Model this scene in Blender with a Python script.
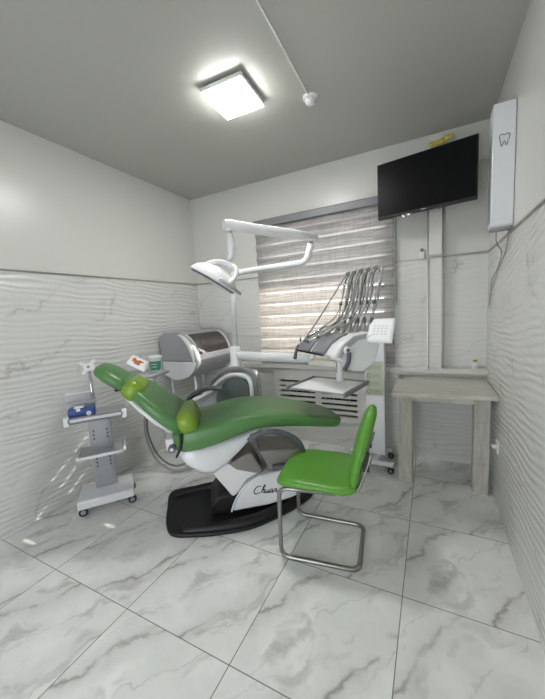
import bpy, bmesh, math, random
from mathutils import Vector, Matrix
random.seed(7)
S = bpy.context.scene
for o in list(bpy.data.objects): bpy.data.objects.remove(o)
C = S.collection
R = math.radians

# ------------------------------------------------------------ camera, sky, sun, exposure
cd = bpy.data.cameras.new('camera'); cam = bpy.data.objects.new('camera', cd); C.objects.link(cam)
YAW, PIT, ROL = -0.472, -0.12, -0.056
fw = Vector((math.sin(YAW)*math.cos(PIT), math.cos(YAW)*math.cos(PIT), math.sin(PIT)))
rt = Vector((math.cos(YAW), -math.sin(YAW), 0)); up = rt.cross(fw)
r2 = rt*math.cos(ROL)+up*math.sin(ROL); u2 = -rt*math.sin(ROL)+up*math.cos(ROL)
m = Matrix((r2, u2, -fw)).transposed().to_4x4(); m.translation = (0, 0, 1.41)
cam.matrix_world = m
cd.sensor_fit = 'HORIZONTAL'; cd.sensor_width = 36; cd.lens = 36*313.9/545; cd.clip_start = .02
S.camera = cam
w = bpy.data.worlds.new('world'); S.world = w; w.use_nodes = True
w.node_tree.nodes['Background'].inputs[0].default_value = (.93, .96, 1, 1)
w.node_tree.nodes['Background'].inputs[1].default_value = 3.6
sd = bpy.data.lights.new('sun', 'SUN'); sd.energy = 13; sd.angle = R(.35); sd.color = (1, .93, .82)
sun = bpy.data.objects.new('sun', sd); C.objects.link(sun)
sun.rotation_euler = Vector((-.63, -1, -.77)).to_track_quat('-Z', 'Y').to_euler()
sun.location = (2, 6, 5)
LAMP = 52.0
S.view_settings.view_transform = 'Standard'; S.view_settings.look = 'None'
S.view_settings.gamma = 1; S.view_settings.use_curve_mapping = False
S.view_settings.exposure = .54

# ------------------------------------------------------------ materials
def mat(name, col, rough=.5, metal=0, coat=0, emit=0, noise=0, nscale=20, bump=0, bscale=300, trans=0, spec=.5):
    m = bpy.data.materials.new(name); m.use_nodes = True
    nt = m.node_tree; b = nt.nodes['Principled BSDF']
    b.inputs['Base Color'].default_value = (*col, 1); b.inputs['Roughness'].default_value = rough
    b.inputs['Metallic'].default_value = metal; b.inputs['Coat Weight'].default_value = coat
    b.inputs['Coat Roughness'].default_value = .08
    b.inputs['Specular IOR Level'].default_value = spec
    if trans: b.inputs['Transmission Weight'].default_value = trans
    if emit:
        b.inputs['Emission Color'].default_value = (*col, 1); b.inputs['Emission Strength'].default_value = emit
    tc = nt.nodes.new('ShaderNodeTexCoord')
    if noise:
        n = nt.nodes.new('ShaderNodeTexNoise'); n.inputs['Scale'].default_value = nscale; n.inputs['Detail'].default_value = 4
        nt.links.new(tc.outputs['Object'], n.inputs['Vector'])
        mx = nt.nodes.new('ShaderNodeMix'); mx.data_type = 'RGBA'
        mx.inputs[6].default_value = (*[c*(1-noise) for c in col], 1); mx.inputs[7].default_value = (*[min(1, c*(1+noise)) for c in col], 1)
        nt.links.new(n.outputs['Fac'], mx.inputs[0]); nt.links.new(mx.outputs[2], b.inputs['Base Color'])
    if bump:
        n = nt.nodes.new('ShaderNodeTexNoise'); n.inputs['Scale'].default_value = bscale
        nt.links.new(tc.outputs['Object'], n.inputs['Vector'])
        bp = nt.nodes.new('ShaderNodeBump'); bp.inputs['Strength'].default_value = bump; bp.inputs['Distance'].default_value = .002
        nt.links.new(n.outputs['Fac'], bp.inputs['Height']); nt.links.new(bp.outputs['Normal'], b.inputs['Normal'])
    return m

class NG:
    """tiny helper for node graphs"""
    def __init__(s, m): s.nt = m.node_tree; s.b = s.nt.nodes.get('Principled BSDF')
    def n(s, t, **kw):
        x = s.nt.nodes.new(t)
        for k, v in kw.items():
            if k in ('inp',):
                for i, val in v.items():
                    if hasattr(val, 'links'): s.nt.links.new(val, x.inputs[i])
                    else: x.inputs[i].default_value = val
            else: setattr(x, k, v)
        return x
    def math(s, op, a, b=None, c=None):
        d = {0: a}
        if b is not None: d[1] = b
        if c is not None: d[2] = c
        return s.n('ShaderNodeMath', operation=op, inp=d).outputs[0]
    def mapr(s, v, a, b, c=0., d=1.):
        return s.n('ShaderNodeMapRange', inp={0: v, 1: a, 2: b, 3: c, 4: d}).outputs[0]
    def mix(s, f, a, b):
        x = s.n('ShaderNodeMix', data_type='RGBA', inp={0: f, 6: a, 7: b}); return x.outputs[2]
    def mul(s, a, b): return s.math('MULTIPLY', a, b)
    def link(s, a, b): s.nt.links.new(a, b)

def floor_mat():
    m = mat('marble_floor_tile', (.7, .7, .68), .09); g = NG(m)
    pos = g.n('ShaderNodeNewGeometry').outputs['Position']
    sep = g.n('ShaderNodeSeparateXYZ', inp={0: pos})
    gx = g.math('DIVIDE', g.math('ADD', sep.outputs[0], .725+.6046*20), .6046)
    gy = g.math('DIVIDE', g.math('ADD', sep.outputs[1], -.877+.5992*20), .5992)
    fx = g.math('FRACT', gx); fy = g.math('FRACT', gy); ix = g.math('FLOOR', gx); iy = g.math('FLOOR', gy)
    def dist(f): return g.math('MINIMUM', f, g.math('SUBTRACT', 1., f))
    d = g.math('MINIMUM', dist(fx), dist(fy))
    grout = g.mapr(d, .0022, .0042, 1., 0.)
    # per tile print: local coords + a few random variants
    var = g.math('FRACT', g.math('ADD', g.mul(ix, .37), g.mul(iy, .61)))
    var = g.math('FLOOR', g.mul(var, 3.))
    loc = g.n('ShaderNodeCombineXYZ', inp={0: fx, 1: fy, 2: g.mul(var, 3.7)}).outputs[0]
    wr = g.n('ShaderNodeTexNoise', inp={0: loc, 2: 2.2, 3: 5., 4: .55}).outputs['Color']
    wv = g.n('ShaderNodeVectorMath', operation='SUBTRACT', inp={0: wr, 1: (.5, .5, .5)}).outputs[0]
    wv = g.n('ShaderNodeVectorMath', operation='MULTIPLY', inp={0: wv, 1: (.55, .55, .55)}).outputs[0]
    lv = g.n('ShaderNodeVectorMath', operation='ADD', inp={0: loc, 1: wv}).outputs[0]
    rot = g.n('ShaderNodeMapping', inp={0: lv}); rot.inputs['Rotation'].default_value = (0, 0, R(-57))
    s2 = g.n('ShaderNodeSeparateXYZ', inp={0: rot.outputs[0]})
    def vein(off, sharp, per=1.45):
        t = g.math('FRACT', g.math('ADD', g.mul(s2.outputs[1], per), off))
        return g.mapr(g.math('ABSOLUTE', g.math('SUBTRACT', t, .5)), 0., sharp, 1., 0.)
    n2 = g.n('ShaderNodeTexNoise', inp={0: lv, 2: 3.1, 3: 3., 4: .5}).outputs['Fac']
    v1 = g.mul(g.math('POWER', vein(.2, .05), 1.3), g.mapr(n2, .36, .56))
    v1b = g.mul(g.math('POWER', vein(.2, .30), 1.8), g.mapr(n2, .32, .62))
    v2 = g.mul(g.math('POWER', vein(.72, .03, 2.1), 1.4), g.mapr(n2, .62, .42))
    stm = g.n('ShaderNodeMapping', inp={0: rot.outputs[0]}); stm.inputs['Scale'].default_value = (1.6, 3.2, 1)
    n3 = g.n('ShaderNodeTexNoise', inp={0: stm.outputs[0], 2: 1.5, 3: 2.5, 4: .6}).outputs['Fac']
    blot = g.mapr(n3, .57, .70)
    base = g.mix(g.mapr(n2, .3, .7), (.76, .77, .75, 1), (.88, .885, .865, 1))
    c = g.mix(g.mul(blot, .45), base, (.36, .36, .33, 1))
    c = g.mix(g.mul(v1b, .44), c, (.34, .33, .30, 1))
    c = g.mix(g.mul(v1, .58), c, (.17, .155, .135, 1))
    c = g.mix(g.mul(v2, .3), c, (.26, .25, .22, 1))
    c = g.mix(grout, c, (.16, .15, .13, 1))
    g.link(c, g.b.inputs['Base Color'])
    g.link(g.mapr(grout, 0, 1, .1, .6), g.b.inputs['Roughness'])
    bn = g.n('ShaderNodeTexNoise', inp={0: pos, 2: 2.2, 3: 1.}).outputs['Fac']
    h = g.math('SUBTRACT', g.mul(bn, .5), grout)
    bp = g.n('ShaderNodeBump', inp={'Height': h, 'Strength': .4, 'Distance': .0015}); g.link(bp.outputs[0], g.b.inputs['Normal'])
    return m

def wall_mat(name, axis, tilt=0., amp=.8):
    """painted above the trim line, wavy relief marble tile below it"""
    m = mat(name, (.6, .6, .58), .22); g = NG(m)
    pos = g.n('ShaderNodeNewGeometry').outputs['Position']
    sep = g.n('ShaderNodeSeparateXYZ', inp={0: pos})
    h = sep.outputs[0] if axis == 'x' else sep.outputs[1]
    z = sep.outputs[2]
    below = g.mapr(z, 1.789, 1.791, 1., 0.)
    vec = g.n('ShaderNodeCombineXYZ', inp={0: h, 1: z, 2: 3.3 if axis == 'x' else 8.1}).outputs[0]
    # relief: distorted near-horizontal ripples
    mp = g.n('ShaderNodeMapping', inp={0: vec}); mp.inputs['Rotation'].default_value = (0, 0, tilt); mp.inputs['Scale'].default_value = (1.1, 3.0, 1)
    nz = g.n('ShaderNodeTexNoise', inp={0: mp.outputs[0], 2: 1.9, 3: 1.5, 4: .5}).outputs['Fac']
    mp2 = g.n('ShaderNodeMapping', inp={0: vec}); mp2.inputs['Rotation'].default_value = (0, 0, tilt)
    zz = g.n('ShaderNodeSeparateXYZ', inp={0: mp2.outputs[0]}).outputs[1]
    ph = g.math('ADD', g.mul(zz, 150.), g.mul(nz, 18.))
    nsm = g.n('ShaderNodeTexNoise', inp={0: vec, 2: 9., 3: 2.}).outputs['Fac']
    wave = g.math('SINE', g.math('ADD', ph, g.mul(nsm, 1.8)))
    ampn = g.mapr(g.n('ShaderNodeTexNoise', inp={0: vec, 2: 4.5, 3: 1.}).outputs['Fac'], .35, .6, .35, 1.)
    hgt = g.mul(g.mul(wave, below), ampn)
    seam = g.math('FRACT', g.math('DIVIDE', g.math('ADD', z, .01), .60))
    seam = g.mapr(g.math('MINIMUM', seam, g.math('SUBTRACT', 1., seam)), .0, .002, 1., 0.)
    bp = g.n('ShaderNodeBump', inp={'Height': hgt, 'Strength': 1., 'Distance': amp})
    g.link(bp.outputs[0], g.b.inputs['Normal'])
    # veins
    wr = g.n('ShaderNodeTexNoise', inp={0: vec, 2: 2.6, 3: 5., 4: .6}).outputs['Fac']
    sv = g.n('ShaderNodeSeparateXYZ', inp={0: vec})
    ln = g.math('ADD', g.math('ADD', g.mul(sv.outputs[1], 2.9), g.mul(sv.outputs[0], -1.55)), g.mul(wr, 1.9))
    t = g.math('FRACT', ln)
    av = g.math('ABSOLUTE', g.math('SUBTRACT', t, .5))
    msk = g.mapr(g.n('ShaderNodeTexNoise', inp={0: vec, 2: 3.3, 3: 2.}).outputs['Fac'], .45, .62)
    v = g.mul(g.mapr(av, 0., .035, 1., 0.), msk); v2 = g.mul(g.math('POWER', g.mapr(av, 0., .2, 1., 0.), 2.), msk)
    tile = g.mix(g.mul(v2, .16), (.70, .705, .68, 1), (.42, .42, .39, 1))
    tile = g.mix(g.mul(v, .42), tile, (.28, .27, .24, 1))
    tile = g.mix(g.mul(seam, .25), tile, (.4, .4, .38, 1))
    c = g.mix(below, (.69, .695, .655, 1), tile)
    g.link(c, g.b.inputs['Base Color'])
    g.link(g.mapr(below, 0, 1, .3, .26), g.b.inputs['Roughness'])
    return m

M = {}
M['floor'] = floor_mat()
M['wall_x'] = wall_mat('back_wall_tile', 'x', .0, .0010)
M['wall_l'] = wall_mat('left_wall_tile', 'y', .06, .0026)
M['wall_r'] = wall_mat('right_wall_tile', 'y', .12, .0026)
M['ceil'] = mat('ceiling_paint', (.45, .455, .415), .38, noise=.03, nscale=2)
M['trim'] = mat('brushed_trim', (.42, .40, .36), .3, 1)
M['white'] = mat('white_plastic', (.78, .79, .8), .28, coat=.3, noise=.015, nscale=5)
M['whitemetal'] = mat('white_enamel', (.76, .77, .80), .25, coat=.4, noise=.015, nscale=7)
M['cream'] = mat('cream_plastic', (.76, .74, .66), .35, noise=.02)
M['silver'] = mat('silver_grey_plastic', (.40, .41, .43), .35, .25, noise=.03, nscale=8)
M['grey'] = mat('grey_plastic', (.22, .225, .24), .42, noise=.05, nscale=30)
M['taupe'] = mat('taupe_plastic', (.235, .22, .205), .5, noise=.05, nscale=30)
M['darkgrey'] = mat('dark_grey_plastic', (.085, .09, .105), .38, noise=.06, nscale=30)
M['greenglass'] = mat('dark_green_grey_panel', (.085, .115, .11), .12, coat=.5, noise=.03)
M['black'] = mat('black_plastic', (.008, .008, .009), .5, noise=.2, bump=.15)
M['rubber'] = mat('black_rubber', (.014, .014, .014), .6, noise=.1)
M['green'] = mat('green_leatherette', (.085, .215, .065), .36, noise=.04, nscale=6, bump=.12, bscale=500)
M['lime'] = mat('lime_leatherette', (.20, .33, .025), .34, noise=.05, nscale=6, bump=.12, bscale=500)
M['seatgreen'] = mat('bright_green_vinyl', (.105, .315, .035), .36, noise=.05, nscale=6, bump=.12, bscale=500)
M['steel'] = mat('grey_metallic_tube', (.30, .30, .29), .3, .85, noise=.04)
M['chrome'] = mat('chrome', (.75, .76, .78), .12, 1, noise=.01)
M['alu'] = mat('anodised_aluminium', (.36, .37, .39), .4, .6, noise=.04, nscale=12)
M['brass'] = mat('brass', (.45, .3, .09), .35, .9, noise=.05)
M['blue'] = mat('blue_plastic', (.03, .07, .27), .35, noise=.05)
M['hose'] = mat('grey_hose', (.33, .33, .315), .4, noise=.04, nscale=60)
M['hosedark'] = mat('dark_grey_hose', (.15, .15, .145), .45, noise=.04, nscale=60)
M['paper'] = mat('paper', (.86, .87, .88), .35, noise=.01)
M['palekey'] = mat('pale_grey_print', (.68, .69, .71), .4, noise=.03)
M['ink'] = mat('dark_ink', (.012, .012, .014), .4, noise=.05)
M['greyink'] = mat('grey_ink', (.22, .22, .22), .5, noise=.05)
M['greenprint'] = mat('green_print', (.05, .27, .16), .4, noise=.03)
M['poster'] = mat('green_tinted_poster', (.46, .50, .40), .3, noise=.08, nscale=14)
M['posterink'] = mat('poster_green', (.20, .33, .12), .35, noise=.1)
M['orange'] = mat('orange_print', (.50, .12, .03), .4, noise=.1)
M['yellow'] = mat('yellow_foam', (.62, .52, .10), .75, noise=.15, nscale=50, bump=.5, bscale=60)
M['screen'] = mat('black_glass_screen', (.003, .0035, .004), .35, noise=.05, nscale=3, spec=.12)
M['lamp'] = mat('lamp_diffuser', (1, .99, .97), .5, emit=LAMP)
M['radiator'] = mat('radiator_enamel_shaded', (.02, .02, .02), .4, noise=.05)  # near-black: shade inside the niche put into the colour so slots look dark
M['panelw'] = mat('ivory_lacquer', (.70, .70, .66), .3, noise=.02, nscale=3)
M['concrete'] = mat('plaster', (.45, .44, .42), .8, noise=.08)

def table_mat():
    m = mat('pale_wood_laminate', (.55, .53, .48), .32); g = NG(m)
    tc = g.n('ShaderNodeTexCoord').outputs['Object']
    mp = g.n('ShaderNodeMapping', inp={0: tc}); mp.inputs['Scale'].default_value = (2, 14, 14)
    n = g.n('ShaderNodeTexNoise', inp={0: mp.outputs[0], 2: 3., 3: 6., 4: .6}).outputs['Fac']
    c = g.mix(g.mapr(n, .35, .68), (.46, .445, .39, 1), (.66, .645, .58, 1))
    g.link(c, g.b.inputs['Base Color']); return m
M['table'] = table_mat()
def leg_mat():
    m = mat('pale_stone_leg', (.4, .4, .36), .35); g = NG(m)
    tc = g.n('ShaderNodeTexCoord').outputs['Object']
    mp = g.n('ShaderNodeMapping', inp={0: tc}); mp.inputs['Scale'].default_value = (14, 14, 2.5)
    n = g.n('ShaderNodeTexNoise', inp={0: mp.outputs[0], 2: 2.6, 3: 6., 4: .6}).outputs['Fac']
    c = g.mix(g.mapr(n, .35, .68), (.44, .43, .375, 1), (.60, .585, .52, 1))
    sp = g.n('ShaderNodeSeparateXYZ', inp={0: tc})
    t = g.math('FRACT', g.math('DIVIDE', sp.outputs[2], .155))
    n4 = g.n('ShaderNodeTexNoise', inp={0: tc, 2: 12.}).outputs['Fac']
    l = g.mul(g.mapr(g.math('ABSOLUTE', g.math('SUBTRACT', t, .5)), .0, .022, 1., 0.), g.mapr(n4, .4, .6))
    c = g.mix(g.mul(l, .6), c, (.15, .14, .12, 1))
    g.link(c, g.b.inputs['Base Color']); return m
M['tableleg'] = leg_mat()

def blind_mat():
    m = bpy.data.materials.new('zebra_blind_fabric'); m.use_nodes = True; g = NG(m)
    g.nt.nodes.remove(g.b); out = g.nt.nodes['Material Output']
    pos = g.n('ShaderNodeNewGeometry').outputs['Position']
    sp = g.n('ShaderNodeSeparateXYZ', inp={0: pos})
    mp = g.n('ShaderNodeMapping', inp={0: pos}); mp.inputs['Scale'].default_value = (2.0, 1, 60)
    n = g.n('ShaderNodeTexNoise', inp={0: mp.outputs[0], 2: 2.4, 3: 6., 4: .65}).outputs['Fac']
    mpv = g.n('ShaderNodeMapping', inp={0: pos}); mpv.inputs['Scale'].default_value = (60, 1, 3)
    nv = g.n('ShaderNodeTexNoise', inp={0: mpv.outputs[0], 2: 2.4, 3: 3., 4: .5}).outputs['Fac']
    tx = g.math('ADD', g.mul(n, .75), g.mul(nv, .25))
    t = g.math('FRACT', g.math('DIVIDE', g.math('ADD', sp.outputs[2], -.86), .1225))
    sheer = g.mul(g.mapr(t, .02, .04), g.mapr(t, .20, .24, 1., 0.))
    tcol = g.mix(g.mapr(tx, .38, .62), (.17, .148, .135, 1), (.38, .34, .315, 1))
    tcol = g.mix(g.mul(sheer, .5), tcol, (.62, .58, .54, 1))
    dcol = g.mix(g.mapr(tx, .38, .62), (.20, .19, .19, 1), (.40, .385, .385, 1))
    tr = g.n('ShaderNodeBsdfTranslucent', inp={0: tcol}).outputs[0]
    di = g.n('ShaderNodeBsdfPrincipled', inp={'Base Color': dcol, 'Roughness': .38}).outputs[0]
    a = g.n('ShaderNodeMixShader', inp={0: .38, 1: di, 2: tr}).outputs[0]
    tp = g.n('ShaderNodeBsdfTransparent').outputs[0]
    slit = g.mul(g.mapr(t, .0, .006), g.mapr(t, .05, .056, 1., 0.))
    lo = g.mapr(sp.outputs[2], 1.30, 1.33); hi = g.mapr(sp.outputs[2], 1.66, 1.68, 1., 0.)
    al = g.math('ADD', g.mul(sheer, .05), g.mul(g.mul(slit, g.mul(lo, hi)), .6))
    b = g.n('ShaderNodeMixShader', inp={0: al, 1: a, 2: tp}).outputs[0]
    g.link(b, out.inputs[0]); return m
M['blind'] = blind_mat()
def glass_mat(name, col, f=.1):
    m = bpy.data.materials.new(name); m.use_nodes = True; g = NG(m); g.nt.nodes.remove(g.b)
    out = g.nt.nodes['Material Output']
    nz = g.n('ShaderNodeTexNoise', inp={2: 3.}).outputs['Fac']
    tc = g.mix(nz, (*col, 1), (*[c*.9 for c in col], 1))
    a = g.n('ShaderNodeBsdfTransparent', inp={0: tc}).outputs[0]
    b = g.n('ShaderNodeBsdfGlossy', inp={1: .05}).outputs[0]
    g.link(g.n('ShaderNodeMixShader', inp={0: f, 1: a, 2: b}).outputs[0], out.inputs[0]); return m
M['glass'] = glass_mat('window_glass', (.95, .97, .96), .06)
M['brownglass'] = glass_mat('brown_tinted_cover', (.60, .38, .27), .2)

# ------------------------------------------------------------ mesh helpers
def link(name, bm, m, parent=None, smooth=False, bevel=0, seg=2, sub=0, auto=None, mats=None):
    me = bpy.data.meshes.new(name); bmesh.ops.recalc_face_normals(bm, faces=bm.faces[:])
    bm.to_mesh(me); bm.free()
    o = bpy.data.objects.new(name, me); C.objects.link(o)
    for mm in (mats or [m]): me.materials.append(M[mm])
    if parent is not None: o.parent = parent
    if smooth:
        for p in me.polygons: p.use_smooth = True
    if bevel:
        b = o.modifiers.new('bevel', 'BEVEL'); b.width = bevel; b.segments = seg; b.limit_method = 'ANGLE'; b.angle_limit = R(35)
        b.harden_normals = False
        for p in me.polygons: p.use_smooth = True
        me.set_sharp_from_angle(angle=R(50))
    if sub:
        s = o.modifiers.new('sub', 'SUBSURF'); s.levels = sub; s.render_levels = sub
    if auto: me.set_sharp_from_angle(angle=R(auto))
    return o
def BM(): return bmesh.new()
def box(bm, x0, x1, y0, y1, z0, z1, mtx=None, mi=0):
    vs = [bm.verts.new(Vector(p)) for p in [(x0,y0,z0),(x1,y0,z0),(x1,y1,z0),(x0,y1,z0),(x0,y0,z1),(x1,y0,z1),(x1,y1,z1),(x0,y1,z1)]]
    if mtx is not None:
        for v in vs: v.co = mtx @ v.co
    for f in [(0,3,2,1),(4,5,6,7),(0,1,5,4),(1,2,6,5),(2,3,7,6),(3,0,4,7)]:
        ff = bm.faces.new([vs[i] for i in f]); ff.material_index = mi
    return bm
def bx(*a, **k): return box(BM(), *a, **k)
def catmull(P, n=8, closed=False):
    P = [Vector(p) for p in P]; out = []
    N = len(P)
    if N == 2: return P
    rng = range(N if closed else N-1)
    for i in rng:
        a, b, c, d = (P[(i-1) % N], P[i], P[(i+1) % N], P[(i+2) % N]) if closed else (P[max(i-1, 0)], P[i], P[i+1], P[min(i+2, N-1)])
        for k in range(n):
            t = k/n
            out.append(.5*((2*b)+(c-a)*t+(2*a-5*b+4*c-d)*t*t+(3*b-a-3*c+d)*t**3))
    if not closed: out.append(P[-1])
    return out
def tube(bm, P, r, smooth=0, seg=10, closed=False, caps=True):
    P = catmull(P, smooth, closed) if smooth else [Vector(p) for p in P]
    N = len(P); rr = r if callable(r) else (lambda t: r)
    T0 = (P[1]-P[0]).normalized(); nrm = T0.orthogonal().normalized(); rings = []
    for i in range(N):
        if closed: T = (P[(i+1) % N]-P[i-1]).normalized()
        else: T = ((P[min(i+1, N-1)]-P[i]).normalized()+(P[i]-P[max(i-1, 0)]).normalized()).normalized()
        nrm = (nrm-T*nrm.dot(T)).normalized(); bn = T.cross(nrm); q = rr(i/(N-1))
        rings.append([bm.verts.new(P[i]+(nrm*math.cos(2*math.pi*k/seg)+bn*math.sin(2*math.pi*k/seg))*q) for k in range(seg)])
    for i in range(N if closed else N-1):
        a, b = rings[i], rings[(i+1) % N]
        for k in range(seg): bm.faces.new([a[k], a[(k+1) % seg], b[(k+1) % seg], b[k]])
    if caps and not closed: bm.faces.new(rings[0][::-1]); bm.faces.new(rings[-1])
    return bm
def fillet(P, r=.04, n=6, closed=False):
    """round the corners of a polyline"""
    P = [Vector(p) for p in P]; out = []; N = len(P)
    for i in range(N):
        if not closed and i in (0, N-1): out.append(P[i]); continue
        a, b, c = P[i-1], P[i], P[(i+1) % N]
        d1, d2 = (a-b), (c-b); rr = min(r, d1.length*.49, d2.length*.49)
        s, e = b+d1.normalized()*rr, b+d2.normalized()*rr
        for k in range(n+1):
            t = k/n; out.append(s*(1-t)**2+b*2*t*(1-t)+e*t*t)
    return out
def loft(bm, rings, cap=True, closed_ring=True):
    V = [[bm.verts.new(Vector(p)) for p in r] for r in rings]
    for a, b in zip(V, V[1:]):
        n = len(a)
        for k in range(n if closed_ring else n-1): bm.faces.new([a[k], a[(k+1) % n], b[(k+1) % n], b[k]])
    if cap: bm.faces.new(V[0][::-1]); bm.faces.new(V[-1])
    return bm
def lathe(bm, prof, c=(0, 0, 0), seg=24, mtx=None):
    rings = [[Vector((c[0]+r*math.cos(2*math.pi*k/seg), c[1]+r*math.sin(2*math.pi*k/seg), c[2]+z)) for k in range(seg)] for r, z in prof]
    if mtx is not None: rings = [[mtx @ p for p in r] for r in rings]
    return loft(bm, rings)
def cyl(bm, a, b, r, seg=16): return tube(bm, [a, b], r, seg=seg)
def prism(bm, pts, lo, hi, axis='y'):
    """extrude a 2D outline; axis is the extrusion axis"""
    f = {'y': lambda p, q: (p[0], q, p[1]), 'z': lambda p, q: (p[0], p[1], q), 'x': lambda p, q: (q, p[0], p[1])}[axis]
    a = [bm.verts.new(f(p, lo)) for p in pts]; b = [bm.verts.new(f(p, hi)) for p in pts]
    n = len(pts)
    for k in range(n): bm.faces.new([a[k], a[(k+1) % n], b[(k+1) % n], b[k]])
    bm.faces.new(a[::-1]); bm.faces.new(b); return bm
def sphere(bm, c, r, sc=(1, 1, 1), u=16, v=10):
    m = Matrix.Translation(c) @ Matrix.Diagonal((*[r*s for s in sc], 1)); bmesh.ops.create_uvsphere(bm, u_segments=u, v_segments=v, radius=1, matrix=m); return bm
def arc(cx, cz, rx, rz, a0, a1, n=10): return [(cx+rx*math.cos(R(a0+(a1-a0)*k/n)), cz+rz*math.sin(R(a0+(a1-a0)*k/n))) for k in range(n+1)]
def sring(c, n, w, hw, ht, e=3.2, N=24):
    """superellipse ring: centre c, thickness dir n, width dir w"""
    out = []
    for k in range(N):
        a = 2*math.pi*k/N; ca, sa = math.cos(a), math.sin(a)
        out.append(Vector(c)+Vector(w)*hw*math.copysign(abs(ca)**(2/e), ca)+Vector(n)*ht*math.copysign(abs(sa)**(2/e), sa))
    return out
def pad(bm, st, v0=0, e=3.2):
    """st: (u, w_centre, halfwidth, halfthick) stations; rounded ends added"""
    P = [Vector((s[0], v0, s[1])) for s in st]; rings = []
    for i, s in enumerate(st):
        T = (P[min(i+1, len(P)-1)]-P[max(i-1, 0)]).normalized(); n = Vector((-T.z, 0, T.x))
        rings.append(sring(P[i], n, (0, 1, 0), s[2], s[3], e))
    return loft(bm, rings)

def tag(o, label, cat, group=None, kind=None):
    o['label'] = label; o['category'] = cat
    if group: o['group'] = group
    if kind: o['kind'] = kind
    return o
def thing(name, label, cat, loc=(0, 0, 0), rz=0, group=None):
    o = bpy.data.objects.new(name, None); C.objects.link(o); o.empty_display_size = .1
    o.location = loc; o.rotation_euler = (0, 0, rz); return tag(o, label, cat, group)
def struct(name, bm, m, **k):
    o = link(name, bm, m, **k); o['kind'] = 'structure'; return o

# ------------------------------------------------------------ room shell
XL, XR, YB, YF, ZC, ZT = -2.576, .407, 3.10, -1.1, 2.78, 1.79
struct('floor', bx(XL-.2, XR+.2, YF-.2, YB+.0, -.1, 0), 'floor')
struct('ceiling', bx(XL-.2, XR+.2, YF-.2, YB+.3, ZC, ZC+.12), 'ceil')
struct('wall_left', bx(XL-.2, XL, YF-.2, YB+.3, -.1, ZC), 'wall_l')
struct('wall_right', bx(XR, XR+.2, YF-.2, YB+.3, -.1, ZC), 'wall_r')
bm = BM(); box(bm, XL, -1.45, YF-.2, YF, -.1, ZC); box(bm, -.25, XR, YF-.2, YF, -.1, ZC); box(bm, -1.45, -.25, YF-.2, YF, 2.04, ZC)  # doorway gap added behind the camera to let in fill daylight
struct('wall_front', bm, 'wall_x')
bm = BM()
WX0, WX1, WZ0, WZ1 = -1.665, -.34, .93, 2.26
HX0, HX1, HZ0, HZ1 = -1.47, -.62, .31, .71
xs = [XL, WX0, HX0, HX1, WX1, XR]; zs = [-.1, HZ0, HZ1, WZ0, WZ1, ZC]
for i in range(5):
    for k in range(5):
        if 1 <= i <= 3 and k == 3: continue
        if i == 2 and k == 1: continue
        box(bm, xs[i], xs[i+1], YB, YB+.3, zs[k], zs[k+1])
bmesh.ops.remove_doubles(bm, verts=bm.verts[:], dist=1e-5)
struct('wall_back', bm, 'wall_x')
# boxed-in lower wall with ledge (continuous under the window)
bm = BM(); B0 = 3.045
box(bm, XL, HX0, B0, YB, 0, .80); box(bm, HX1, XR, B0, YB, 0, .80)
box(bm, HX0, HX1, B0, YB, 0, HZ0); box(bm, HX0, HX1, B0, YB, HZ1, .80)
struct('trim_1', bm, 'wall_x')
struct('trim_2', bx(XL, XR, 3.0, YB, .80, .845), 'panelw', bevel=.004)
# back of the radiator niche
# pipe boxing right of the window
bm = BM(); box(bm, -.022, .074, 3.0, YB, .845, 2.70)
struct('trim_3', bm, 'wall_x', bevel=.003)
bm = BM(); box(bm, -.034, -.024, 2.985, 3.10, .845, 2.25); box(bm, .074, .083, 3.01, YB, .845, 2.25)
struct('trim_4', bm, 'trim')
struct('trim_11', bx(-.022, .074, 2.985, 3.0, 1.79, 2.72), 'panelw', bevel=.003)
# metal trim strips over the tiles
struct('trim_5', bx(XL, XL+.008, YF, YB, ZT-.006, ZT+.006), 'trim')
struct('trim_6', bx(XR-.008, XR, YF, YB, ZT-.006, ZT+.006), 'trim')
bm = BM(); box(bm, XL, -.034, YB-.008, YB, ZT-.006, ZT+.006); box(bm, .083, XR, YB-.014, YB, ZT-.006, ZT+.008); box(bm, -.034, .083, 2.975, 2.985, ZT-.004, ZT+.010)
struct('trim_7', bm, 'trim')
struct('trim_8', bx(.083, XR, YB-.06, YB, 2.47, 2.50), 'panelw', bevel=.004)

# window frame, glass
bm = BM()
for a, b, c, d in ((WX0, WX1, WZ0, WZ0+.06), (WX0, WX1, WZ1-.06, WZ1), (WX0, WX0+.03, WZ0, WZ1), (WX1-.06, WX1, WZ0, WZ1)):
    box(bm, a, b, YB+.05, YB+.11, c, d)
wf = struct('window_1', bm, 'whitemetal', bevel=.004)
link('pane', bx(WX0+.02, WX1-.05, YB+.075, YB+.080, WZ0+.05, WZ1-.05), 'glass', wf)
# unseen eaves slab and side wall, added outside to shade parts of the blind
struct('added_eaves', bx(-3.4, 1.2, YB+.3, YB+1.35, 2.75, 2.87), 'concrete')

struct('added_sun_block', bx(.75, 5.0, 5.0, 5.3, -1, 5.5), 'concrete')  # unseen block, added to cut off part of the sun

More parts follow.
